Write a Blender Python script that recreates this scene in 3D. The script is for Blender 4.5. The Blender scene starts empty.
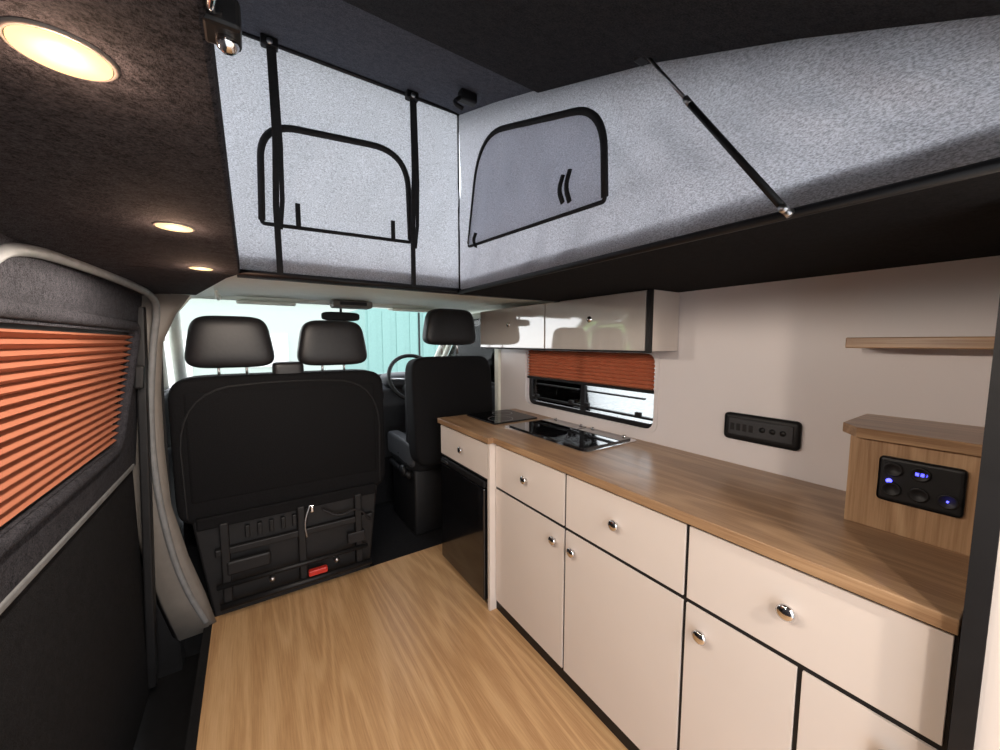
import bpy, bmesh, math, random
from mathutils import Vector, Matrix, noise
random.seed(4)
S=bpy.context.scene
S.view_settings.view_transform='Standard'
S.view_settings.exposure=0.0
# ------------------------------------------------------------ materials
def newmat(name):
    m=bpy.data.materials.new(name); m.use_nodes=True
    nt=m.node_tree; b=nt.nodes['Principled BSDF']
    return m,nt,b
def setp(b,col=None,rough=None,metal=None,coat=None,spec=None):
    if col is not None: b.inputs['Base Color'].default_value=(*col,1)
    if rough is not None: b.inputs['Roughness'].default_value=rough
    if metal is not None: b.inputs['Metallic'].default_value=metal
    if coat is not None: b.inputs['Coat Weight'].default_value=coat; b.inputs['Coat Roughness'].default_value=0.04
    if spec is not None: b.inputs['Specular IOR Level'].default_value=spec
def coords(nt,scale):
    t=nt.nodes.new('ShaderNodeTexCoord'); m=nt.nodes.new('ShaderNodeMapping')
    m.inputs['Scale'].default_value=scale
    nt.links.new(t.outputs['Object'],m.inputs['Vector']); return m.outputs['Vector']
def nz(nt,vec,scale,detail=3,rough=.5,dist=0):
    n=nt.nodes.new('ShaderNodeTexNoise'); n.inputs['Scale'].default_value=scale
    n.inputs['Detail'].default_value=detail; n.inputs['Roughness'].default_value=rough
    n.inputs['Distortion'].default_value=dist
    nt.links.new(vec,n.inputs['Vector']); return n.outputs['Fac']
def ramp(nt,fac,stops):
    r=nt.nodes.new('ShaderNodeValToRGB'); e=r.color_ramp.elements
    while len(e)<len(stops): e.new(.5)
    for i,(p,c) in enumerate(stops):
        e[i].position=p; e[i].color=(*c,1)
    nt.links.new(fac,r.inputs['Fac']); return r.outputs['Color']
def bump(nt,b,h,strength,dist):
    n=nt.nodes.new('ShaderNodeBump'); n.inputs['Strength'].default_value=strength
    n.inputs['Distance'].default_value=dist
    nt.links.new(h,n.inputs['Height']); nt.links.new(n.outputs['Normal'],b.inputs['Normal']); return n
def math_(nt,op,a,bv=None):
    n=nt.nodes.new('ShaderNodeMath'); n.operation=op
    if isinstance(a,(int,float)): n.inputs[0].default_value=a
    else: nt.links.new(a,n.inputs[0])
    if bv is not None:
        if isinstance(bv,(int,float)): n.inputs[1].default_value=bv
        else: nt.links.new(bv,n.inputs[1])
    return n.outputs[0]
def simple(name,col,rough=.5,metal=0,coat=0,var=.06,scale=30,bmp=0.0,spec=None):
    m,nt,b=newmat(name); setp(b,col,rough,metal,coat,spec)
    v=coords(nt,(1,1,1)); f=nz(nt,v,scale,3)
    lo=tuple(c*(1-var) for c in col); hi=tuple(min(1,c*(1+var)) for c in col)
    nt.links.new(ramp(nt,f,[(.3,lo),(.7,hi)]),b.inputs['Base Color'])
    if bmp: bump(nt,b,f,bmp,.002)
    return m
def carpet(name,lo,hi,scale=330):
    m,nt,b=newmat(name); setp(b,hi,.97,spec=.15)
    v=coords(nt,(1,1,1)); f=nz(nt,v,scale,4,.7); g=nz(nt,v,60,3,.6)
    s=math_(nt,'ADD',math_(nt,'MULTIPLY',f,.75),math_(nt,'MULTIPLY',g,.25))
    nt.links.new(ramp(nt,s,[(.38,lo),(.62,hi)]),b.inputs['Base Color'])
    bump(nt,b,s,.9,.004); return m
def wood(name,c1,c2,c3,axis='Y',rough=.4,freq=38,coat=0,ring=.13,det=1):
    m,nt,b=newmat(name); setp(b,c2,rough,coat=coat)
    if axis=='Y': sc=(6.5,.5,6.5); fs=(210,7,210)
    else: sc=(5.5,5.5,.8); fs=(230,230,7)
    n=nz(nt,coords(nt,sc),1.0,det,.4,.15)
    w=math_(nt,'SINE',math_(nt,'MULTIPLY',n,freq*2))
    w=math_(nt,'ADD',math_(nt,'MULTIPLY',w,.5),.5)
    w=math_(nt,'POWER',w,2.2)
    fib=nz(nt,coords(nt,fs),1.0,5,.65)
    big=nz(nt,coords(nt,(3,.6,3)),1.0,2)
    t=math_(nt,'ADD',math_(nt,'MULTIPLY',w,ring),math_(nt,'MULTIPLY',fib,.58))
    t=math_(nt,'ADD',t,math_(nt,'MULTIPLY',big,.3))
    nt.links.new(ramp(nt,t,[(.34,c3),(.55,c2),(.78,c1)]),b.inputs['Base Color'])
    bump(nt,b,fib,.15,.001); return m
def canvas(name,base,trans=.45,contrast=.6):
    m,nt,b=newmat(name); setp(b,base,.9,spec=.2)
    f=nz(nt,coords(nt,(1,1,2.4)),230,3,.7); g=nz(nt,coords(nt,(1,1,1)),6,3)
    s=math_(nt,'ADD',math_(nt,'MULTIPLY',f,.95),math_(nt,'MULTIPLY',g,.05))
    lo=tuple(c*contrast for c in base); hi=tuple(min(1,c*1.25) for c in base)
    col=ramp(nt,s,[(.38,lo),(.60,hi)])
    nt.links.new(col,b.inputs['Base Color']); bump(nt,b,s,.6,.002)
    tr=nt.nodes.new('ShaderNodeBsdfTranslucent'); nt.links.new(col,tr.inputs['Color'])
    mx=nt.nodes.new('ShaderNodeMixShader'); mx.inputs[0].default_value=trans
    o=nt.nodes['Material Output']
    nt.links.new(b.outputs[0],mx.inputs[1]); nt.links.new(tr.outputs[0],mx.inputs[2]); nt.links.new(mx.outputs[0],o.inputs['Surface'])
    return m
def glassm(name,tint=(1,1,1),ior=1.45):
    m=bpy.data.materials.new(name); m.use_nodes=True; nt=m.node_tree; nt.nodes.clear()
    o=nt.nodes.new('ShaderNodeOutputMaterial'); t=nt.nodes.new('ShaderNodeBsdfTransparent'); t.inputs[0].default_value=(*tint,1)
    g=nt.nodes.new('ShaderNodeBsdfGlossy'); g.inputs['Roughness'].default_value=.02
    f=nt.nodes.new('ShaderNodeFresnel'); f.inputs[0].default_value=ior
    mx=nt.nodes.new('ShaderNodeMixShader')
    nt.links.new(f.outputs[0],mx.inputs[0]); nt.links.new(t.outputs[0],mx.inputs[1]); nt.links.new(g.outputs[0],mx.inputs[2]); nt.links.new(mx.outputs[0],o.inputs[0])
    return m
def emis(name,col,st):
    m,nt,b=newmat(name); setp(b,(.06,.06,.06),.6); b.inputs['Emission Color'].default_value=(*col,1); b.inputs['Emission Strength'].default_value=st; return m

M_carpet=carpet('carpet_charcoal',(.006,.006,.008),(.058,.057,.067))
M_carpetd=carpet('carpet_black_shaded',(.005,.005,.006),(.018,.018,.020))  # dark carpet; on the right ceiling its colour stands in for shade
M_carpet2=carpet('carpet_roof',(.040,.044,.056),(.115,.122,.15))
M_board=carpet('carpet_board',(.010,.010,.012),(.036,.037,.041))
M_cab=simple('laminate_blush',(.73,.655,.60),.38,var=.015,scale=4)
M_wall=simple('wall_blush',(.73,.69,.69),.42,var=.02,scale=3)
M_gloss=simple('gloss_mirror',(.50,.47,.44),.04,coat=1,var=.01)
M_gloss.node_tree.nodes['Principled BSDF'].inputs['Coat IOR'].default_value=2.4
M_floor=wood('oak_floor',(.68,.45,.245),(.575,.355,.175),(.42,.235,.105),'Y',.36,30,ring=.17,det=1.5)
M_count=wood('oak_counter',(.51,.345,.205),(.40,.25,.138),(.24,.135,.07),'Y',.3,30)
M_woodz=wood('oak_panel',(.54,.365,.215),(.44,.275,.15),(.29,.165,.08),'Z',.45,30,ring=.18)
M_canvas=canvas('canvas_grey',(.51,.515,.55),.37)
M_mesh=canvas('mesh_panel',(.62,.625,.67),.8,.8)
M_black=simple('black_plastic',(.008,.008,.009),.5,var=.2,spec=.35)
M_strap=simple('black_webbing',(.010,.010,.011),.85,var=.3,scale=200,bmp=.3)
M_blackgl=simple('black_glass',(.006,.006,.007),.03,coat=1,var=.05)
M_hob=simple('hob_glass',(.003,.003,.004),.04,var=.05,spec=.1)
M_fridge=simple('fridge_black',(.006,.006,.007),.14,coat=.4,var=.1)
M_seat=simple('seat_fabric',(.0055,.0055,.0065),.8,var=.35,scale=180,bmp=.3,spec=.15)
M_vinyl=simple('seat_vinyl',(.011,.011,.013),.42,var=.15,scale=60,bmp=.15,spec=.35)
M_chrome=simple('chrome',(.75,.75,.76),.12,1,var=.03)
M_steel=simple('steel',(.5,.5,.51),.3,1,var=.1)
M_cream=simple('cab_trim_cream',(.80,.82,.74),.6,var=.03)
M_greytrim=simple('pillar_grey',(.16,.145,.13),.55,var=.06)
M_seal=simple('door_seal',(.17,.175,.18),.6,var=.15)
M_dash=simple('dash_dark',(.03,.031,.035),.6,var=.1)
M_red=simple('red_handle',(.55,.03,.02),.4)
M_glass=glassm('clear_glass',(.95,.97,.96))
M_tint=glassm('tinted_glass',(.88,.9,.9))
M_led=emis('led_warm',(1,.68,.30),1.9)
M_blue=emis('led_blue',(.08,.08,1),5)
M_teal=simple('teal_steel',(.20,.36,.33),.5,var=.05)
M_asph=simple('asphalt',(.42,.42,.40),.9,var=.2,scale=9)
M_leaf=simple('foliage',(.16,.30,.08),.8,var=.6,scale=5)
M_render=simple('white_render',(.82,.82,.79),.8,var=.03)
M_bldg=simple('pale_green_cladding',(.46,.52,.47),.8,var=.04)
def blindm(name,col):
    m,nt,b=newmat(name); setp(b,col,.75,spec=.3)
    tr=nt.nodes.new('ShaderNodeBsdfTranslucent'); tr.inputs[0].default_value=(col[0],col[1]*.9,col[2]*.8,1)
    v=coords(nt,(1,1,1)); f=nz(nt,v,400,2)
    nt.links.new(ramp(nt,f,[(.3,tuple(c*.94 for c in col)),(.7,col)]),b.inputs['Base Color'])
    mx=nt.nodes.new('ShaderNodeMixShader'); mx.inputs[0].default_value=.22
    o=nt.nodes['Material Output']
    nt.links.new(b.outputs[0],mx.inputs[1]); nt.links.new(tr.outputs[0],mx.inputs[2]); nt.links.new(mx.outputs[0],o.inputs['Surface'])
    return m
M_blind=blindm('blind_orange',(.40,.145,.080))
M_blind2=blindm('blind_orange_window',(.56,.20,.105))
# ------------------------------------------------------------ builder
def frame(d):
    d=d.normalized(); u=Vector((0,0,1)) if abs(d.z)<.9 else Vector((1,0,0))
    a=d.cross(u).normalized(); return a,a.cross(d).normalized()
class B:
    def __init__(s): s.bm=bmesh.new(); s.mats=[]
    def mi(s,m):
        if m not in s.mats: s.mats.append(m)
        return s.mats.index(m)
    def merge(s,t,m,smooth=False,M=None):
        if M is not None: bmesh.ops.transform(t,matrix=M,verts=t.verts)
        i=s.mi(m)
        for f in t.faces: f.material_index=i; f.smooth=smooth
        me=bpy.data.meshes.new('t'); t.to_mesh(me); t.free(); s.bm.from_mesh(me); bpy.data.meshes.remove(me)
    def box(s,x0,x1,y0,y1,z0,z1,m,bev=0,seg=2,rot=None,smooth=False):
        t=bmesh.new(); bmesh.ops.create_cube(t,size=1)
        bmesh.ops.scale(t,vec=(abs(x1-x0),abs(y1-y0),abs(z1-z0)),verts=t.verts)
        if bev: bmesh.ops.bevel(t,geom=t.edges[:],offset=bev,segments=seg,affect='EDGES',profile=.5)
        Mx=Matrix.Translation(((x0+x1)/2,(y0+y1)/2,(z0+z1)/2))
        if rot is not None: Mx=Mx@rot
        s.merge(t,m,smooth or bev>0.012,Mx)
    def cyl(s,p0,p1,r,m,r2=None,seg=20,smooth=True):
        p0=Vector(p0);p1=Vector(p1); r2=r if r2 is None else r2
        a,b=frame(p1-p0); t=bmesh.new(); A=[];C=[]
        for i in range(seg):
            th=2*math.pi*i/seg; o=a*math.cos(th)+b*math.sin(th)
            A.append(t.verts.new(p0+o*r)); C.append(t.verts.new(p1+o*r2))
        for i in range(seg): t.faces.new((A[i],A[(i+1)%seg],C[(i+1)%seg],C[i]))
        t.faces.new(A[::-1]); t.faces.new(C)
        s.merge(t,m,smooth)
    def tube(s,pts,r,m,closed=False,seg=10,rb=None,up=None):
        pts=[Vector(p) for p in pts]; n=len(pts); t=bmesh.new(); rings=[]; rb=r if rb is None else rb
        pa=None
        for i,p in enumerate(pts):
            if closed: d=pts[(i+1)%n]-pts[i-1]
            else: d=pts[min(i+1,n-1)]-pts[max(i-1,0)]
            d.normalize()
            if up is not None: a=d.cross(Vector(up)).normalized()
            elif pa is None: a,_=frame(d)
            else: a=(pa-d*pa.dot(d)).normalized()
            pa=a; b=a.cross(d).normalized()
            rings.append([t.verts.new(p+a*r*math.cos(2*math.pi*k/seg+math.pi/seg)+b*rb*math.sin(2*math.pi*k/seg+math.pi/seg)) for k in range(seg)])
        for i in range(n if closed else n-1):
            R=rings[i];Q=rings[(i+1)%n]
            for k in range(seg): t.faces.new((R[k],R[(k+1)%seg],Q[(k+1)%seg],Q[k]))
        if not closed: t.faces.new(rings[0][::-1]); t.faces.new(rings[-1])
        s.merge(t,m,seg>4)
    def prism(s,pts,ext,m,bev=0,smooth=False):
        t=bmesh.new(); ext=Vector(ext)
        a=[t.verts.new(p) for p in pts]; b=[t.verts.new(Vector(p)+ext) for p in pts]; n=len(pts)
        t.faces.new(a[::-1]); t.faces.new(b)
        for i in range(n): t.faces.new((a[i],a[(i+1)%n],b[(i+1)%n],b[i]))
        bmesh.ops.recalc_face_normals(t,faces=t.faces)
        if bev: bmesh.ops.bevel(t,geom=t.edges[:],offset=bev,segments=2,affect='EDGES',profile=.5)
        s.merge(t,m,smooth)
    def sheet(s,pts,m):
        t=bmesh.new(); t.faces.new([t.verts.new(p) for p in pts]); s.merge(t,m)
    def ring(s,o,i,ext,m):
        t=bmesh.new(); ext=Vector(ext); n=len(o)
        O=[t.verts.new(p) for p in o]; I=[t.verts.new(p) for p in i]
        O2=[t.verts.new(Vector(p)+ext) for p in o]; I2=[t.verts.new(Vector(p)+ext) for p in i]
        for k in range(n):
            j=(k+1)%n
            for q in ((O[k],O[j],I[j],I[k]),(O2[j],O2[k],I2[k],I2[j]),(O[j],O[k],O2[k],O2[j]),(I[k],I[j],I2[j],I2[k])):
                t.faces.new(q)
        bmesh.ops.recalc_face_normals(t,faces=t.faces)
        s.merge(t,m)
    def cushion(s,c,h,m,e=.35,nu=40,nv=24,taper=None,rot=None):
        t=bmesh.new(); rows=[]
        def sp(v,p): return math.copysign(abs(v)**p,v)
        for j in range(nv+1):
            ph=-math.pi/2+math.pi*j/nv; row=[]
            for i in range(nu):
                th=2*math.pi*i/nu
                v=Vector((h[0]*sp(math.cos(ph),e)*sp(math.cos(th),e),h[1]*sp(math.cos(ph),e)*sp(math.sin(th),e),h[2]*sp(math.sin(ph),e)))
                if taper: v=taper(v)
                row.append(t.verts.new(v))
            rows.append(row)
        for j in range(nv):
            for i in range(nu):
                k=(i+1)%nu; t.faces.new((rows[j][i],rows[j][k],rows[j+1][k],rows[j+1][i]))
        bmesh.ops.remove_doubles(t,verts=t.verts,dist=1e-5)
        bmesh.ops.recalc_face_normals(t,faces=t.faces)
        Mx=Matrix.Translation(c)
        if rot is not None: Mx=Mx@rot
        s.merge(t,m,True,Mx)
    def lathe(s,o,d,prof,m,seg=24,sx=1.0):
        o=Vector(o);d=Vector(d).normalized(); a,b=frame(d); t=bmesh.new(); R=[]
        for (h,r) in prof: R.append([t.verts.new(o+d*h+(a*math.cos(2*math.pi*k/seg)*sx+b*math.sin(2*math.pi*k/seg))*r) for k in range(seg)])
        for i in range(len(R)-1):
            for k in range(seg): t.faces.new((R[i][k],R[i][(k+1)%seg],R[i+1][(k+1)%seg],R[i+1][k]))
        t.faces.new(R[-1]); t.faces.new(R[0][::-1])
        bmesh.ops.recalc_face_normals(t,faces=t.faces)
        s.merge(t,m,True)
    def grid(s,fn,nu,nv,m,smooth=True):
        t=bmesh.new(); V=[[t.verts.new(fn(i/nu,j/nv)) for i in range(nu+1)] for j in range(nv+1)]
        for j in range(nv):
            for i in range(nu): t.faces.new((V[j][i],V[j][i+1],V[j+1][i+1],V[j+1][i]))
        s.merge(t,m,smooth)
    def finish(s,name,warp=None):
        if warp:
            for v in s.bm.verts: v.co=warp(v.co)
        c=Vector((0,0,0))
        if s.bm.verts:
            lo=Vector([min(v.co[k] for v in s.bm.verts) for k in range(3)]); hi=Vector([max(v.co[k] for v in s.bm.verts) for k in range(3)]); c=(lo+hi)/2
        for v in s.bm.verts: v.co-=c
        me=bpy.data.meshes.new(name); s.bm.to_mesh(me); s.bm.free()
        for m in s.mats: me.materials.append(m)
        o=bpy.data.objects.new(name,me); o.location=c; S.collection.objects.link(o); return o
def rq(corners,r,n=6):
    """rounded polygon from 3d corners"""
    out=[]; c=[Vector(p) for p in corners]; N=len(c)
    rs=r if isinstance(r,(list,tuple)) else [r]*N
    for i in range(N):
        p=c[i]; a=(c[i-1]-p).normalized(); b=(c[(i+1)%N]-p).normalized()
        ra=rs[i]; p0=p+a*ra; p1=p+b*ra
        for k in range(n):
            t=k/(n-1); out.append(p0*(1-t)**2+p*2*t*(1-t)+p1*t*t)
    return out
def YZ(x,y0,y1,z0,z1): return [(x,y0,z0),(x,y1,z0),(x,y1,z1),(x,y0,z1)]
def smoothpts(p,it=2):
    p=[Vector(q) for q in p]
    for _ in range(it):
        q=[p[0]]
        for a,c in zip(p,p[1:]): q+= [a*.75+c*.25,a*.25+c*.75]
        q.append(p[-1]); p=q
    return p

CZ=1.3; WX=1.46; CEIL=1.5
# ------------------------------------------------------------ shell
b=B(); b.box(-.21,1.46,-.7,2.14,-.03,0,M_floor); b.finish('floor')
b=B(); b.box(-.60,-.212,-.7,2.24,-.22,-.19,M_black); b.box(-.235,-.212,-.7,2.14,-.19,-.001,M_black); b.box(-.216,-.204,-.7,2.14,0,.004,M_black); b.box(-.60,-.212,2.2,2.24,-.2,0,M_black); b.finish('door_step')
b=B(); b.box(-.55,1.6,2.142,3.5,-.05,-.01,M_carpetd); b.finish('floor_cab')
# right wall with window hole
b=B()
o=rq(YZ(WX,-.7,2.18,-.03,1.52),.001); i=rq(YZ(WX,.965,1.90,.905,1.262),.05)
b.ring(o,i,(.05,0,0),M_wall); b.finish('wall_right')
b=B()
b.ring(rq(YZ(WX-.004,.955,1.91,.895,1.262),.055),rq(YZ(WX-.004,.975,1.89,.912,1.25),.05),(.010,0,0),M_wall)
b.ring(rq(YZ(WX+.035,.965,1.90,.90,1.262),.05),rq(YZ(WX+.035,.99,1.875,.928,1.235),.04),(.02,0,0),M_black)
b.box(WX+.037,WX+.05,1.42,1.45,.92,1.25,M_black)
b.box(WX+.035,WX+.055,.99,1.87,.945,.955,M_black)
for y in (1.06,1.38,1.5,1.8): b.box(WX+.02,WX+.04,y,y+.03,.955,.975,M_black,.004)
b.box(WX+.03,WX+.05,1.05,1.40,1.035,1.042,M_black)
b.box(WX+.03,WX+.05,1.47,1.82,1.035,1.042,M_black)
b.box(WX+.043,WX+.046,.99,1.875,.93,1.24,M_tint)
b.finish('window_1')
def blind(name,x,y0a,y0b,y1a,y1b,z0,z1,n,depth,mat,lean=0,asym=.5):
    b=B(); t=bmesh.new(); prev=None
    for k in range(2*n+1):
        f=((k//2)+(asym if k%2 else 0))/n; z=z0+(z1-z0)*f
        xx=x+(depth if k%2 else 0)+lean*f
        ya=y0a+(y0b-y0a)*f; yb=y1a+(y1b-y1a)*f
        cur=(t.verts.new((xx,ya,z)),t.verts.new((xx,yb,z)))
        if prev: t.faces.new((prev[0],prev[1],cur[1],cur[0]))
        prev=cur
    b.merge(t,mat)
    return b
b=blind('x',WX+.028,.985,.985,1.88,1.88,1.085,1.25,9,-.024,M_blind2)
b.box(WX+.003,WX+.025,.983,1.882,1.072,1.086,M_black,.003)
b.finish('pleated_blind')
# left wall : rear panel, sliding door
tumble=lambda v: Vector((v.x+max(0,v.z-.8)*.09,v.y,v.z))
b=B(); b.box(-.46,-.415,-.7,.93,-.185,1.5,M_carpet); b.finish('wall_left',tumble)
b=B()
o=rq([(-.455,.935,.80),(-.455,2.07,.80),(-.455,2.07,1.50),(-.455,.935,1.50)],.001)
i=rq([(-.455,1.0,.945),(-.455,1.80,.945),(-.455,1.99,1.335),(-.455,1.0,1.335)],[.03,.05,.05,.03])
b.ring(o,i,(.045,0,0),M_carpet)
rim=rq([(-.41,.975,.925),(-.41,1.815,.925),(-.41,2.015,1.36),(-.41,.975,1.36)],[.05,.07,.07,.05])
b.tube([p for p in rim],.018,M_carpet,closed=True,rb=.014)
b.box(-.455,-.42,.935,2.07,-.17,.80,M_carpetd)
b.box(-.42,-.405,.935,2.03,.797,.816,M_seal,.004)
b.box(-.425,-.395,2.02,2.07,-.15,1.44,M_black,.006)
b.box(-.405,-.375,1.95,1.975,1.12,1.21,M_black,.008)
b.finish('door_sliding',tumble)
b=blind('x',-.437,1.0,1.0,1.80,1.985,.95,1.33,17,.025,M_blind)
b.ring(rq([(-.436,.995,.935),(-.436,1.81,.935),(-.436,2.0,1.345),(-.436,.995,1.345)],.03),rq([(-.436,1.01,.955),(-.436,1.79,.955),(-.436,1.975,1.325),(-.436,1.01,1.325)],.03),(.012,0,0),M_black)
b.finish('pleated_blind',tumble)
b=B(); b.box(-.452,-.448,1.0,1.99,.945,1.335,M_tint); b.finish('window_2',tumble)
# door seal
b=B(); pts=[(-.385,.945,1.2),(-.37,.955,1.36),(-.355,1.0,1.44),(-.345,1.08,1.475),(-.335,1.3,1.487),(-.31,1.7,1.487),(-.295,1.95,1.475),(-.30,2.03,1.42),(-.325,2.06,1.3),(-.355,2.07,1.0),(-.355,2.075,.7),(-.325,2.08,.4),(-.285,2.085,.2),(-.225,2.09,.02)]
b.tube(smoothpts(pts),.012,M_seal); b.finish('trim_1')
# B pillar (left)
b=B()
prof=[(1.5,-.40,-.20),(1.42,-.40,-.25),(1.3,-.40,-.30),(1.1,-.42,-.318),(.85,-.43,-.322),(.6,-.43,-.315),(.35,-.40,-.27),(.15,-.36,-.22),(-.02,-.32,-.185)]
t=bmesh.new(); rows=[]
for z,xa,xb in prof:
    rows.append([t.verts.new(p) for p in ((xa,2.08,z),(xb-.02,2.085,z),(xb,2.10,z),(xb-.01,2.122,z),(xa-.03,2.125,z))])
for r,q in zip(rows,rows[1:]):
    for k in range(4): t.faces.new((r[k],r[k+1],q[k+1],q[k]))
    t.faces.new((r[4],r[0],q[0],q[4]))
t.faces.new(rows[0]); t.faces.new(rows[-1][::-1])
bmesh.ops.recalc_face_normals(t,faces=t.faces)
b.merge(t,M_greytrim,True)
b.box(-.52,-.458,2.0,2.24,-.22,1.2,M_black); b.box(-.49,-.325,2.126,2.2,-.2,.5,M_black)
b.prism([(-.47,2.126,1.2),(-.35,2.126,1.2),(-.30,2.126,1.36),(-.20,2.126,1.5),(-.44,2.126,1.5)],(0,.05,0),M_cream,.01)
b.finish('trim_2')
# ceiling : ring around the roof aperture
b=B()
OX0,OX1,OY0,OY1=-.012,.735,-.35,1.385
b.box(-.27,OX0,-.7,OY1,CEIL,CEIL+.05,M_carpet,.004,2)
b.prism([(-.27,OY1,CEIL),(-.02,OY1,CEIL),(-.05,1.48,CEIL),(-.18,2.08,CEIL),(-.27,2.08,CEIL)],(0,0,.05),M_carpet)
b.box(OX1,WX+.03,-.7,OY1,CEIL,CEIL+.05,M_carpetd)  # right strip: shade put into a darker copy of the ceiling carpet
b.box(OX0,OX1,-.7,OY0,CEIL,CEIL+.05,M_carpet)
b.box(-.02,WX+.03,OY1,OY1+.03,CEIL-.004,CEIL+.06,M_black)
b.grid(lambda u,v:(-.262-.135*math.sin(u*math.pi/2),-.7+v*2.78,CEIL-.0005-.055*(1-math.cos(u*math.pi/2))),10,2,M_carpet)
b.grid(lambda u,v:(-.25-.24*u,-.7+v*2.78,CEIL+.052-.2*u*u),8,2,M_render)
b.finish('ceiling')
# front cab headliner
b=B()
def head(u,v):
    y=OY1+.028+v*1.35; f=1 if u>.5 else min(1,max(0,(y-2.09)/.25))
    return (-.40+u*1.92,y,CEIL+.012+.053*math.sin(min(1,v*1.3)*math.pi/2)-.06*f*(abs(2*u-1)**6))
b.grid(head,32,30,M_cream)
b.box(-.05,.25,2.62,2.76,1.525,1.545,M_cream,.008,rot=Matrix.Rotation(.12,4,'X'))
b.box(.85,1.2,2.62,2.76,1.525,1.545,M_cream,.008,rot=Matrix.Rotation(.12,4,'X'))
b.box(.44,.68,2.5,2.62,1.515,1.56,M_greytrim,.012)
b.box(.48,.64,2.495,2.503,1.53,1.55,M_black)
b.tube(smoothpts([(-.12,2.3,1.55),(-.12,2.32,1.52),(-.12,2.48,1.52),(-.12,2.5,1.55)]),.008,M_cream)
b.finish('ceiling_cab')
# light spots, plus unseen fill lamps added in the rear ceiling
for (x,y,e) in ((-.098,.40,14),(-.098,.873,14),(-.098,1.314,12),(.15,-.52,24),(.60,-.52,24)):
    b=B()
    b.lathe((x,y,CEIL+.001),(0,0,-1),[(0,.0285),(.0015,.0285),(.003,.027),(.003,.025),(.002,.0245)],M_greytrim,36)
    b.lathe((x,y,CEIL-.0005),(0,0,-1),[(0,.0245),(.0022,.0245)],M_led,36)
    b.finish('downlight_or_fill')
    L=bpy.data.lights.new('downlight_or_fill_lamp','SPOT'); L.energy=e; L.color=(1,.86,.73); L.spot_size=math.pi; L.spot_blend=.12; L.shadow_soft_size=.025
    lo=bpy.data.objects.new('downlight_or_fill_lamp',L); lo.location=(x,y,CEIL-.02); S.collection.objects.link(lo)
    if y>0:
        L=bpy.data.lights.new('downlight_halo_fill','POINT'); L.energy=.55; L.color=(1,.62,.42); L.shadow_soft_size=.008  # extra point lamp added to draw the warm halo on the ceiling
        lo=bpy.data.objects.new('downlight_halo_fill',L); lo.location=(x,y,CEIL-.022); S.collection.objects.link(lo)
# ------------------------------------------------------------ pop top
RP=[(1.42,.905),(1.37,.885),(1.1,.80),(.83,.705),(.5,.585),(.25,.475),(.067,.385),(-.2,.28),(-.40,.23)]
def rz(y):
    for (a,za),(c,zc) in zip(RP,RP[1:]):
        if c<=y<=a: return CZ+za+(zc-za)*(y-a)/(c-a)
    return CZ+RP[-1][1]
b=B()
n=24
def roof(u,v):
    y=1.42-v*1.82; return (-.12+u*.92,y,rz(y)+.0-.03*abs(2*u-1)**8)
b.grid(roof,20,n,M_carpet2); b.grid(lambda u,v:Vector(roof(u,v))+Vector((0,0,.04)),20,n,M_render)
b.finish('pop_top_roof')
b=B()
t=bmesh.new(); R=[]
for y in (.86,.70,.5,.25,.067,-.15):
    z=rz(y)-.006
    R.append([t.verts.new(p) for p in ((-.03,y,z),(.70,y,z),(.70,y,z-.022),(-.03,y,z-.022))])
for r,q in zip(R,R[1:]):
    for k in range(4): t.faces.new((r[k],r[(k+1)%4],q[(k+1)%4],q[k]))
t.faces.new(R[0][::-1]); t.faces.new(R[-1]); bmesh.ops.recalc_face_normals(t,faces=t.faces)
b.merge(t,M_board); b.finish('bed_board')
def wr(a,c): return .004*math.sin(a*37+3*math.sin(c*6))+.006*noise.noise(Vector((a*7,c*5,2.3)))
b=B()
FY=1.375; SX=.722
b.grid(lambda u,v:(-.055+u*(SX+.055),FY+wr(u,v)*(4*v*(1-v)), CEIL+v*(rz(FY)-.004-CEIL)),90,50,M_canvas)
def side(u,v):
    y=-.35+u*(FY+.35); z0=CEIL-.002; z1=rz(y)-.004
    fold=.008*math.sin(y*34+2*math.sin(v*5))*(1 if .6<y<1.35 else .25)
    return (SX+(wr(y*1.3,v)+fold+.008*math.sin(y*9+v*4)*(1 if y<1 else .4))*(4*v*(1-v)),y,z0+v*(max(z1,z0+.01)-z0))
b.grid(side,220,40,M_canvas)
b.grid(lambda u,v:(-.055,-.35+u*(FY+.35),CEIL+.03+v*(max(rz(-.35+u*(FY+.35))-.004,CEIL+.05)-CEIL-.03)),30,6,M_canvas)
b.tube([(SX-.004,FY-.004,CEIL),(SX-.004,FY-.004,rz(FY))],.004,M_black,seg=6)
b.tube([(-.05,FY-.006,CEIL+.006),(SX,FY-.006,CEIL+.006)],.009,M_black,seg=8)
b.tube([(SX-.006,FY,CEIL+.000),(SX-.006,-.35,CEIL+.000)],.008,M_black,seg=8)
b.tube([(-.05,FY-.006,rz(FY)-.006),(SX,FY-.006,rz(FY)-.006)],.006,M_black,seg=8)
fo=rq([(.05,FY-.014,1.655),(.513,FY-.014,1.665),(.505,FY-.014,1.98),(.058,FY-.014,1.945)],[.01,.01,.13,.10],12)
b.tube(fo,.006,M_strap,closed=True,seg=6,rb=.006)
arch=fo[24:36]+fo[36:48]
b.tube([fo[23]]+arch+[fo[0]],.010,M_strap,seg=8,rb=.010)
for x in (.14,.44): b.box(x,x+.014,FY-.022,FY-.014,1.66,1.73,M_strap,.002)
sx=SX-.020
so=rq([(sx,1.264,1.655),(sx,.615,1.625),(sx,.625,1.84),(sx,1.18,2.02)],[.01,.01,.10,.16],12)
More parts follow.
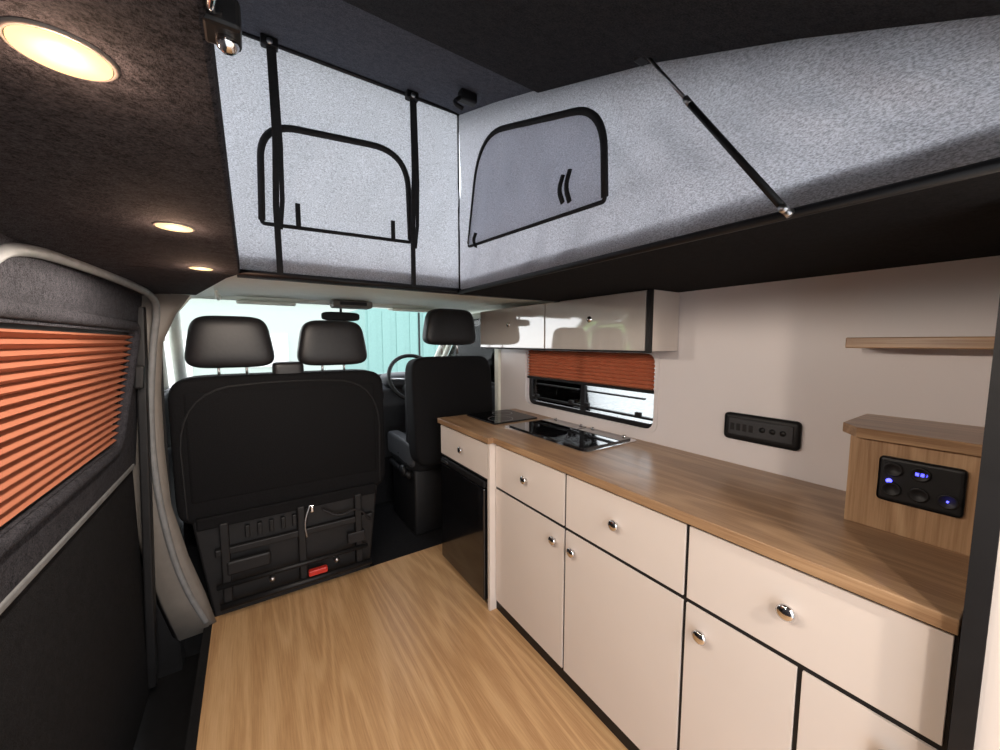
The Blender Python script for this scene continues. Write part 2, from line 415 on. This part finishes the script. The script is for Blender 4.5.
# loose mesh flap with vertical folds, filling the arch outline
ys_=sorted(set([round(.616+k*(1.262-.616)/60,5) for k in range(61)]))
def zlim(y):
    lo=[];N=len(so)
    for k in range(N):
        p,q=so[k],so[(k+1)%N]
        if (p.y-y)*(q.y-y)<=0 and abs(p.y-q.y)>1e-7:
            lo.append(p.z+(q.z-p.z)*(y-p.y)/(q.y-p.y))
    return min(lo),max(lo)
def flap(u,v):
    y=.6165+u*(1.2615-.6165); a,c=zlim(y); z=a+(c-a)*v
    return (sx-.001+.004*math.sin(y*55+1.5*math.sin(z*14))*(4*v*(1-v)),y,z)
b.grid(flap,90,14,M_mesh)
b.tube(so,.005,M_strap,closed=True,seg=6)
b.tube([so[23]]+so[24:48]+[so[0]],.010,M_strap,seg=6,rb=.006)
for y,h,dz in ((.75,.07,.025),(.725,.08,.02),(1.2,.05,.005)): b.tube(smoothpts([(sx-.006,y,1.635+dz),(sx-.010,y+.012,1.635+dz+h*.5),(sx-.006,y,1.635+dz+h)]),.008,M_strap,seg=6,rb=.003)
b.finish('pop_top_canvas')
def strap(x):
    b=B()
    b.tube([(x,FY-.05,rz(FY-.05)-.005),(x+.004,FY-.045,1.9),(x-.003,FY-.04,1.7),(x,FY-.03,CEIL+.005)],.012,M_strap,seg=4,rb=.0025,up=(0,1,0))
    b.tube([(x+.010,FY-.048,rz(FY-.05)-.03),(x+.016,FY-.046,1.88),(x+.014,FY-.042,1.72),(x+.006,FY-.036,1.64)],.009,M_strap,seg=4,rb=.002,up=(0,1,0))
    b.box(x-.022,x+.022,FY-.06,FY-.035,rz(FY-.05)-.03,rz(FY-.05)-.003,M_black,.004)
    b.cyl((x,FY-.062,rz(FY)-.035),(x,FY-.03,rz(FY)-.035),.008,M_steel)
    b.finish('tension_strap')
strap(.09); strap(.515)
b=B(); b.box(.60,.66,1.12,1.15,rz(1.13)-.035,rz(1.13)-.002,M_black,.006); b.tube(smoothpts([(.60,1.13,rz(1.13)-.03),(.57,1.12,rz(1.13)-.06),(.60,1.11,rz(1.13)-.075)]),.007,M_black); b.finish('roof_catch')
b=B(); p0=Vector((.680,.50,1.865)); p1=Vector((.685,.25,1.50)); pm=p0.lerp(p1,.36)
b.cyl(p0,pm,.003,M_steel); b.cyl(pm,p1,.0055,M_black); b.cyl(pm-(p1-p0)*.02,pm+(p1-p0)*.02,.006,M_steel)
b.cyl(p0+Vector((.01,0,.008)),p0-Vector((.015,0,0)),.007,M_steel); b.cyl(p1-Vector((.010,0,0)),p1+Vector((.02,0,0)),.006,M_steel)
b.cyl(p1+(p0-p1)*.02,p1-(p0-p1)*.03,.005,M_steel)
b.box(.665,.695,.48,.52,1.858,1.868,M_black,.003)
b.finish('gas_strut')
b=B(); b.box(-.016,.006,.31,.335,1.500,1.52,M_black,.003); b.lathe((-.003,.325,1.506),(.1,-.1,-1),[(0,.003),(.004,.005),(.006,.0065),(.010,.0065),(.013,.004),(.014,.002)],M_chrome); b.tube(smoothpts([(-.006,.31,1.508),(-.010,.30,1.500),(-.008,.285,1.498)]),.0025,M_chrome); b.finish('roof_latch')

# ------------------------------------------------------------ kitchen
KX=.94; FX=.908; KY0,KY1,KY2=.06,1.45,1.99
KN=[(0,.006),(.006,.007),(.010,.012),(.014,.0175),(.019,.018),(.023,.013),(.025,.004)]
def knob(b,x,y,z,s=1.0): b.lathe((x,y,z),(-1,0,0),[(h*s,r*s) for h,r in KN],M_chrome,24,1.0)
b=B()
KB=WX-.003
b.box(KX+.006,KB,KY0,KY1,.0,.829,M_black)
b.box(FX+.0,KX+.03,KY1,KY1+.018,0,.826,M_cab)
def front(y0,y1,z0,z1,x=KX): b.box(x,x+.019,y0+.005,y1-.005,z0+.0045,z1-.0045,M_cab,.0008,1)
ys=[.06,.516,.977,1.45]
for a,c in zip(ys,ys[1:]): front(a,c,.615,.822)
front(.06,.262,.045,.610); front(.262,.516,.045,.610); front(.516,.977,.045,.610); front(.977,1.45,.045,.610)
for a,c in zip(ys,ys[1:]): knob(b,KX,(a+c)/2,.725)
knob(b,KX,.465,.545); knob(b,KX,.93,.545); knob(b,KX,1.03,.545); knob(b,KX,.12,.545)
b.box(FX+.006,KB,KY1+.018,KY2,.64,.829,M_black); b.box(FX+.03,KB,KY2-.018,KY2,0,.64,M_cab)
front(KY1+.02,KY2,.648,.822,FX); knob(b,FX,1.72,.735)
b.box(FX+.02,KB,KY1+.018,KY1+.03,0,.64,M_cab)
wt=[(KX-.018,KY0,.83),(KB,KY0,.83),(KB,KY2+.010,.83),(FX-.014,KY2+.010,.83),(FX-.014,KY1-.01,.83),(KX-.018,KY1-.01,.83)]
b.prism(wt,(0,0,.028),M_count,.002)
b.finish('kitchen_unit')
b=B()
b.box(FX+.004,FX+.5,KY1+.035,KY2-.022,.03,.636,M_fridge,.006); b.box(FX-.012,FX+.006,KY1+.035,KY2-.022,.035,.60,M_fridge,.006)
b.box(FX-.010,FX+.004,KY1+.035,KY2-.022,.606,.634,M_black,.003); b.box(FX-.014,FX-.008,1.88,1.96,.612,.626,M_steel)
for y in (1.52,1.94): b.cyl((FX+.05,y,0),(FX+.05,y,.03),.015,M_black); b.cyl((FX+.45,y,0),(FX+.45,y,.03),.015,M_black)
b.finish('compact_fridge')
b=B(); T=.858
b.prism(rq([(1.085,1.02,T),(1.425,1.02,T),(1.425,1.60,T),(1.085,1.60,T)],.03),(0,0,.006),M_chrome)
b.prism(rq([(1.10,1.045,T+.004),(1.41,1.045,T+.004),(1.41,1.30,T+.004),(1.10,1.30,T+.004)],.02),(0,0,.009),M_blackgl)
b.prism(rq([(1.10,1.31,T+.004),(1.41,1.31,T+.004),(1.41,1.575,T+.004),(1.10,1.575,T+.004)],.02),(0,0,.009),M_blackgl)
for y in (1.08,1.27,1.35,1.54): b.cyl((1.40,y,T+.004),(1.40,y,T+.02),.008,M_chrome)
b.finish('sink_hob_combination')
b=B(); b.prism(rq([(1.07,1.66,T),(1.37,1.66,T),(1.37,1.97,T),(1.07,1.97,T)],.015),(0,0,.008),M_hob)
b.tube(rq([(1.07,1.66,T+.004),(1.37,1.66,T+.004),(1.37,1.97,T+.004),(1.07,1.97,T+.004)],.015),.003,M_black,closed=True)
for (x,y,r) in ((1.17,1.75,.07),(1.27,1.88,.06)):
    b.tube([(x+r*math.cos(k*math.pi/16),y+r*math.sin(k*math.pi/16),T+.008) for k in range(32)],.0012,M_steel,closed=True,seg=6,rb=.0004)
b.finish('induction_hob')
b=B(); BX=1.22
b.box(BX,KB,.06,.275,T,1.072,M_woodz,.001)
b.prism([(BX-.022,.06,1.073),(KB,.06,1.073),(KB,.298,1.073),(BX+.03,.298,1.073),(BX-.022,.26,1.073)],(0,0,.024),M_count,.001)
b.finish('control_cabinet')
b=B(); b.box(BX-.008,BX,.090,.220,.934,1.037,M_black,.008,3)
for i in range(3):
    for z in (.964,1.010):
        y=.112+i*.042
        if i==0 and z>1.0: continue
        b.lathe((BX-.007,y,z),(-1,0,0),[(0,.016),(.005,.016),(.006,.013),(.003,.011)],M_black,20)
for k in range(3): b.box(BX-.010,BX-.007,.140+k*.008,.1455+k*.008,1.006,1.013,M_blue)
b.cyl((BX-.0115,.201,.982),(BX-.007,.201,.982),.005,M_blue)
b.cyl((BX-.0135,.112,.964),(BX-.007,.112,.964),.0018,M_blue)
b.finish('control_panel')
b=B(); b.box(1.325,KB,.06,.325,1.284,1.312,M_count,.003); b.finish('wall_shelf')
b=B(); b.box(WX-.016,WX,.445,.675,.95,1.045,M_black,.014,4)
b.box(WX-.019,WX-.015,.462,.658,.968,1.027,M_dash,.003)
for y in (.49,.52,.55): b.cyl((WX-.0215,y,1.0),(WX-.018,y,1.0),.009,M_black)
for y in (.585,.605,.625,.645): b.box(WX-.0205,WX-.018,y-.006,y+.006,.985,1.01,M_black)
b.finish('socket_panel')
b=B(); LX=1.26; LY0,LY1=.876,2.12
b.box(LX+.018,KB,LY0,LY1,1.264,CEIL-.002,M_cab)
b.box(LX,LX+.02,LY0-.004,LY0+.012,1.26,CEIL-.002,M_black)
b.box(LX,LX+.018,LY0+.016,1.474,1.266,CEIL-.006,M_gloss,.002); b.box(LX,LX+.018,1.482,LY1,1.266,CEIL-.006,M_gloss,.002)
b.box(LX+.005,LX+.02,LY0,LY1,1.258,1.266,M_black)
for y in (1.175,1.80): b.lathe((LX,y,1.40),(-1,0,0),[(0,.014),(.004,.014),(.006,.010),(.010,.008)],M_chrome,20)
b.finish('overhead_locker')
b=B(); b.box(.905,KB,-.7,.035,0,CEIL-.002,M_cab); b.box(.893,.935,.032,.056,0,CEIL-.002,M_black); b.finish('tall_cupboard')

# ------------------------------------------------------------ seats
def headrest(b,x,y,z,w,h,dp=.055):
    def tp(v): return Vector((v.x*(1-.12*(v.z/h)),v.y,v.z+.0))
    b.cushion((x,y,z),(w,dp,h),M_vinyl,.42,taper=tp)
    for s in (-1,1): b.cyl((x+s*.055,y+.01,z-h-.06),(x+s*.055,y+.01,z-h+.03),.006,M_steel)
b=B()
xc=.160
b.cushion((xc,2.215,.80),(.470,.085,.345),M_seat,.2,64,40)
b.box(xc-.42,xc+.42,2.128,2.15,.56,1.08,M_seat,.02,3,smooth=True)
b.tube(smoothpts([(xc-.43,2.135,.50),(xc-.44,2.13,1.08),(xc,2.125,1.115),(xc+.44,2.13,1.08),(xc+.43,2.135,.50)],3),.004,M_black)
b.cushion((xc,2.55,.50),(.45,.36,.11),M_seat,.3)
b.prism([(xc-.36,2.14,-.01),(xc+.36,2.14,-.01),(xc+.42,2.14,.50),(xc-.42,2.14,.50)],(0,.62,0),M_black,.01)
b.box(xc-.40,xc+.40,2.115,2.145,.44,.50,M_seat,.008)
b.box(xc-.34,xc+.38,2.11,2.145,.30,.335,M_black,.006)
for x in (xc-.30,xc+.02,xc+.30): b.box(x-.018,x+.018,2.105,2.145,.06,.46,M_black,.006)
b.tube([(xc-.34,2.10,.16),(xc+.34,2.10,.16)],.012,M_black)
b.tube([(xc-.33,2.10,.06),(xc+.36,2.10,.06)],.016,M_black)
b.box(xc+.04,xc+.13,2.08,2.11,.085,.115,M_red,.006)
b.box(xc+.06,xc+.08,2.095,2.13,.42,.46,M_chrome,.006); b.tube(smoothpts([(xc+.06,2.10,.46),(xc+.03,2.09,.38),(xc+.04,2.09,.30)]),.004,M_steel)
b.box(xc+.24,xc+.33,2.10,2.125,.19,.25,M_vinyl,.004); b.box(xc-.30,xc-.12,2.10,2.12,.20,.27,M_black,.01)
b.cyl((xc-.12,2.10,.12),(xc-.12,2.13,.12),.012,M_steel); b.cyl((xc+.18,2.10,.12),(xc+.18,2.13,.12),.012,M_steel)
for k in range(6): b.box(xc-.22+k*.05,xc-.20+k*.05,2.118,2.14,.36,.42,M_black,.004)
b.tube(smoothpts([(xc+.12,2.11,.42),(xc+.2,2.10,.36),(xc+.3,2.11,.39),(xc+.36,2.11,.30)]),.007,M_vinyl)
headrest(b,-.07,2.2,1.30,.165,.122); headrest(b,.378,2.2,1.295,.165,.12)
b.cushion((.16,2.2,1.15),(.07,.05,.05),M_vinyl,.35)
b.finish('double_passenger_seat')
b=B(); dx=1.11
b.cushion((dx,2.25,.86),(.29,.085,.345),M_seat,.24,56,36,rot=Matrix.Rotation(math.radians(-6),4,'X'))
b.cushion((dx-.22,2.32,.82),(.05,.10,.28),M_vinyl,.35); b.cushion((dx+.22,2.32,.82),(.05,.10,.28),M_vinyl,.35)
b.cushion((dx,2.53,.53),(.28,.29,.085),M_seat,.3)
b.cushion((dx-.235,2.54,.555),(.045,.27,.085),M_dash,.35)
b.box(dx-.24,dx+.24,2.33,2.80,-.01,.45,M_black,.02,3)
b.tube([(dx-.27,2.33,.42),(dx-.27,2.72,.42)],.02,M_black)
b.cyl((dx-.28,2.40,.44),(dx-.305,2.40,.44),.04,M_black)
headrest(b,dx-.03,2.2,1.395,.17,.115)
b.finish('driver_seat')
# ------------------------------------------------------------ cab
b=B()
dp=[(3.40,.35),(3.02,.35),(2.98,.62),(2.92,.80),(2.93,.93),(3.0,.975),(3.15,.985),(3.40,.975)]
b.prism([(-.42,y,z) for y,z in dp],(1.85,0,0),M_dash,.012)
b.cushion((1.07,3.02,.99),(.2,.12,.06),M_dash,.5)
b.box(.42,.68,2.90,2.94,.68,.95,M_black,.01); b.box(.45,.65,2.894,2.902,.83,.92,M_blackgl,.004)
for x in (-.3,.3,.8,1.36): b.box(x-.06,x+.06,2.915,2.935,.86,.92,M_black,.008)
b.box(-.40,1.42,3.0,3.4,-.01,.36,M_carpetd)
b.finish('dashboard')
b=B(); c=Vector((1.03,2.72,1.03)); ax=Vector((0,-.87,.5)).normalized(); a_,b_=frame(ax)
b.tube([c+(a_*math.cos(t*math.pi/20)+b_*math.sin(t*math.pi/20))*.19 for t in range(40)],.015,M_black,closed=True,seg=12)
b.cushion(c-ax*.02,(.065,.03,.06),M_dash,.6); b.cyl(c-ax*.02,c-ax*.22,.03,M_dash)
for an in (0,math.pi,-math.pi/2):
    d=(a_*math.cos(an)+b_*math.sin(an)); b.tube([c-ax*.02+d*.04,c+d*.188],.018,M_steel,rb=.007)
b.finish('steering_wheel')
b=B()
b.grid(lambda u,v:(-.40+u*1.86+ (1-2*u)*.06*v,3.42-.74*v,1.0+.56*v),8,6,M_glass)
for s in (0,1):
    x=-.41 if s==0 else 1.47; q=.07 if s==0 else -.07
    b.tube([(x,3.45,.98),(x+q,2.66,1.57)],.035,M_cream,seg=12)
b.tube([(-.35,2.68,1.565),(1.42,2.68,1.565)],.025,M_cream,seg=10)
b.tube([(-.41,3.44,.99),(1.47,3.44,.99)],.02,M_black,seg=10)
b.finish('window_3')
def cabdoor(x,s,name):
    b=B()
    b.box(x,x+s*.05,2.19,3.45,.0,.98,M_dash,.01)
    b.box(x+s*.02,x+s*.045,2.22,3.2,.96,1.0,M_black)
    b.tube(smoothpts([(x+s*.03,3.3,1.0),(x-s*.04,2.70,1.48),(x-s*.03,2.4,1.50),(x,2.22,1.48),(x+s*.03,2.2,1.0)],2),.022,M_cream,seg=10)
    b.prism([(x+s*.04,2.21,.98),(x+s*.04,3.3,.98),(x,2.7,1.48),(x,2.24,1.49)],(s*.003,0,0),M_glass)
    b.box(x-s*.05,x,2.5,2.9,.62,.68,M_black,.015)
    b.finish(name)
cabdoor(-.45,-1,'door_1'); cabdoor(1.455,1,'door_2')
b=B(); b.cushion((.52,2.70,1.47),(.12,.02,.03),M_black,.5); b.cyl((.52,2.70,1.48),(.52,2.69,1.54),.008,M_black); b.finish('rearview_mirror')
for x in (-.70,1.74):
    b=B(); b.cushion((x,3.05,1.08),(.12,.05,.16),M_black,.45); b.box(x-.09,x+.09,2.995,3.004,.96,1.20,M_chrome,.003)
    b.finish('door_mirror')
b=B(); b.tube([(-.335,2.222,1.36),(-.345,2.225,1.0),(-.35,2.23,.5)],.022,M_strap,seg=4,rb=.002,up=(0,1,0)); b.box(-.36,-.31,2.195,2.235,1.30,1.38,M_cream,.008)
b.finish('seat_belt')
b=B(); b.prism([(WX-.01,2.185,0),(WX+.05,2.185,0),(WX+.05,2.185,1.5),(WX-.02,2.185,1.5)],(0,.05,0),M_cream,.005); b.finish('trim_3')
# ------------------------------------------------------------ outside
b=B(); b.box(-40,40,-20,45,-.66,-.6,M_asph); b.finish('ground')
b=B(); b.box(2.0,4.4,8,10.4,-.6,2.0,M_teal)
for k in range(8): b.box(2.05+k*.3,2.22+k*.3,7.985,8.0,-.5,1.95,M_teal)
b.box(3.15,3.18,7.975,8,-.6,1.95,M_black); b.finish('shipping_container')
def tree(x,y,h,r):
    b=B(); b.cyl((x,y,-.6),(x,y,h-r*.5),.14,M_dash,.08)
    for k in range(16):
        a=random.uniform(0,6.28); q=random.uniform(0,.8)*r; c=Vector((x+q*math.cos(a),y+q*math.sin(a),h+random.uniform(-.7,.6)*r))
        t=bmesh.new(); bmesh.ops.create_icosphere(t,subdivisions=3,radius=r*.45)
        for v in t.verts: v.co*=1+.35*noise.noise(v.co*3/r+c)
        b.merge(t,M_leaf,False,Matrix.Translation(c))
    b.finish('tree')
tree(-9,9,2.2,1.2); tree(-7,3,2.0,1.5); tree(-5.5,6,1.6,1.1)
b=B(); b.box(-5,12,16,20,-.6,3.0,M_bldg); b.prism([(-5.3,15.7,3.0),(-5.3,20.3,3.0),(-5.3,18,4.1)],(17.6,0,0),M_greytrim); b.box(-3,-1.6,15.95,16,-.6,1.6,M_render); b.box(0,1.2,15.95,16,.4,1.6,M_render); b.finish('outbuilding')
# ------------------------------------------------------------ light
w=bpy.data.worlds.new('World'); S.world=w; w.use_nodes=True; nt=w.node_tree
bg=nt.nodes['Background']; tc=nt.nodes.new('ShaderNodeTexCoord'); sp=nt.nodes.new('ShaderNodeSeparateXYZ')
nt.links.new(tc.outputs['Generated'],sp.inputs[0])
cr=nt.nodes.new('ShaderNodeValToRGB'); cr.color_ramp.elements[0].color=(.96,.97,1,1); cr.color_ramp.elements[1].color=(.84,.89,1,1)
nt.links.new(sp.outputs['Z'],cr.inputs[0]); nt.links.new(cr.outputs[0],bg.inputs[0]); bg.inputs[1].default_value=3.7
cam=bpy.data.cameras.new('Camera'); co=bpy.data.objects.new('Camera',cam); S.collection.objects.link(co)
cam.sensor_width=36; cam.lens=13.5; cam.clip_start=.02; cam.clip_end=200
co.location=(0,0,CZ); co.rotation_euler=(math.radians(90-5.03),0,math.radians(-33.7))
S.camera=co
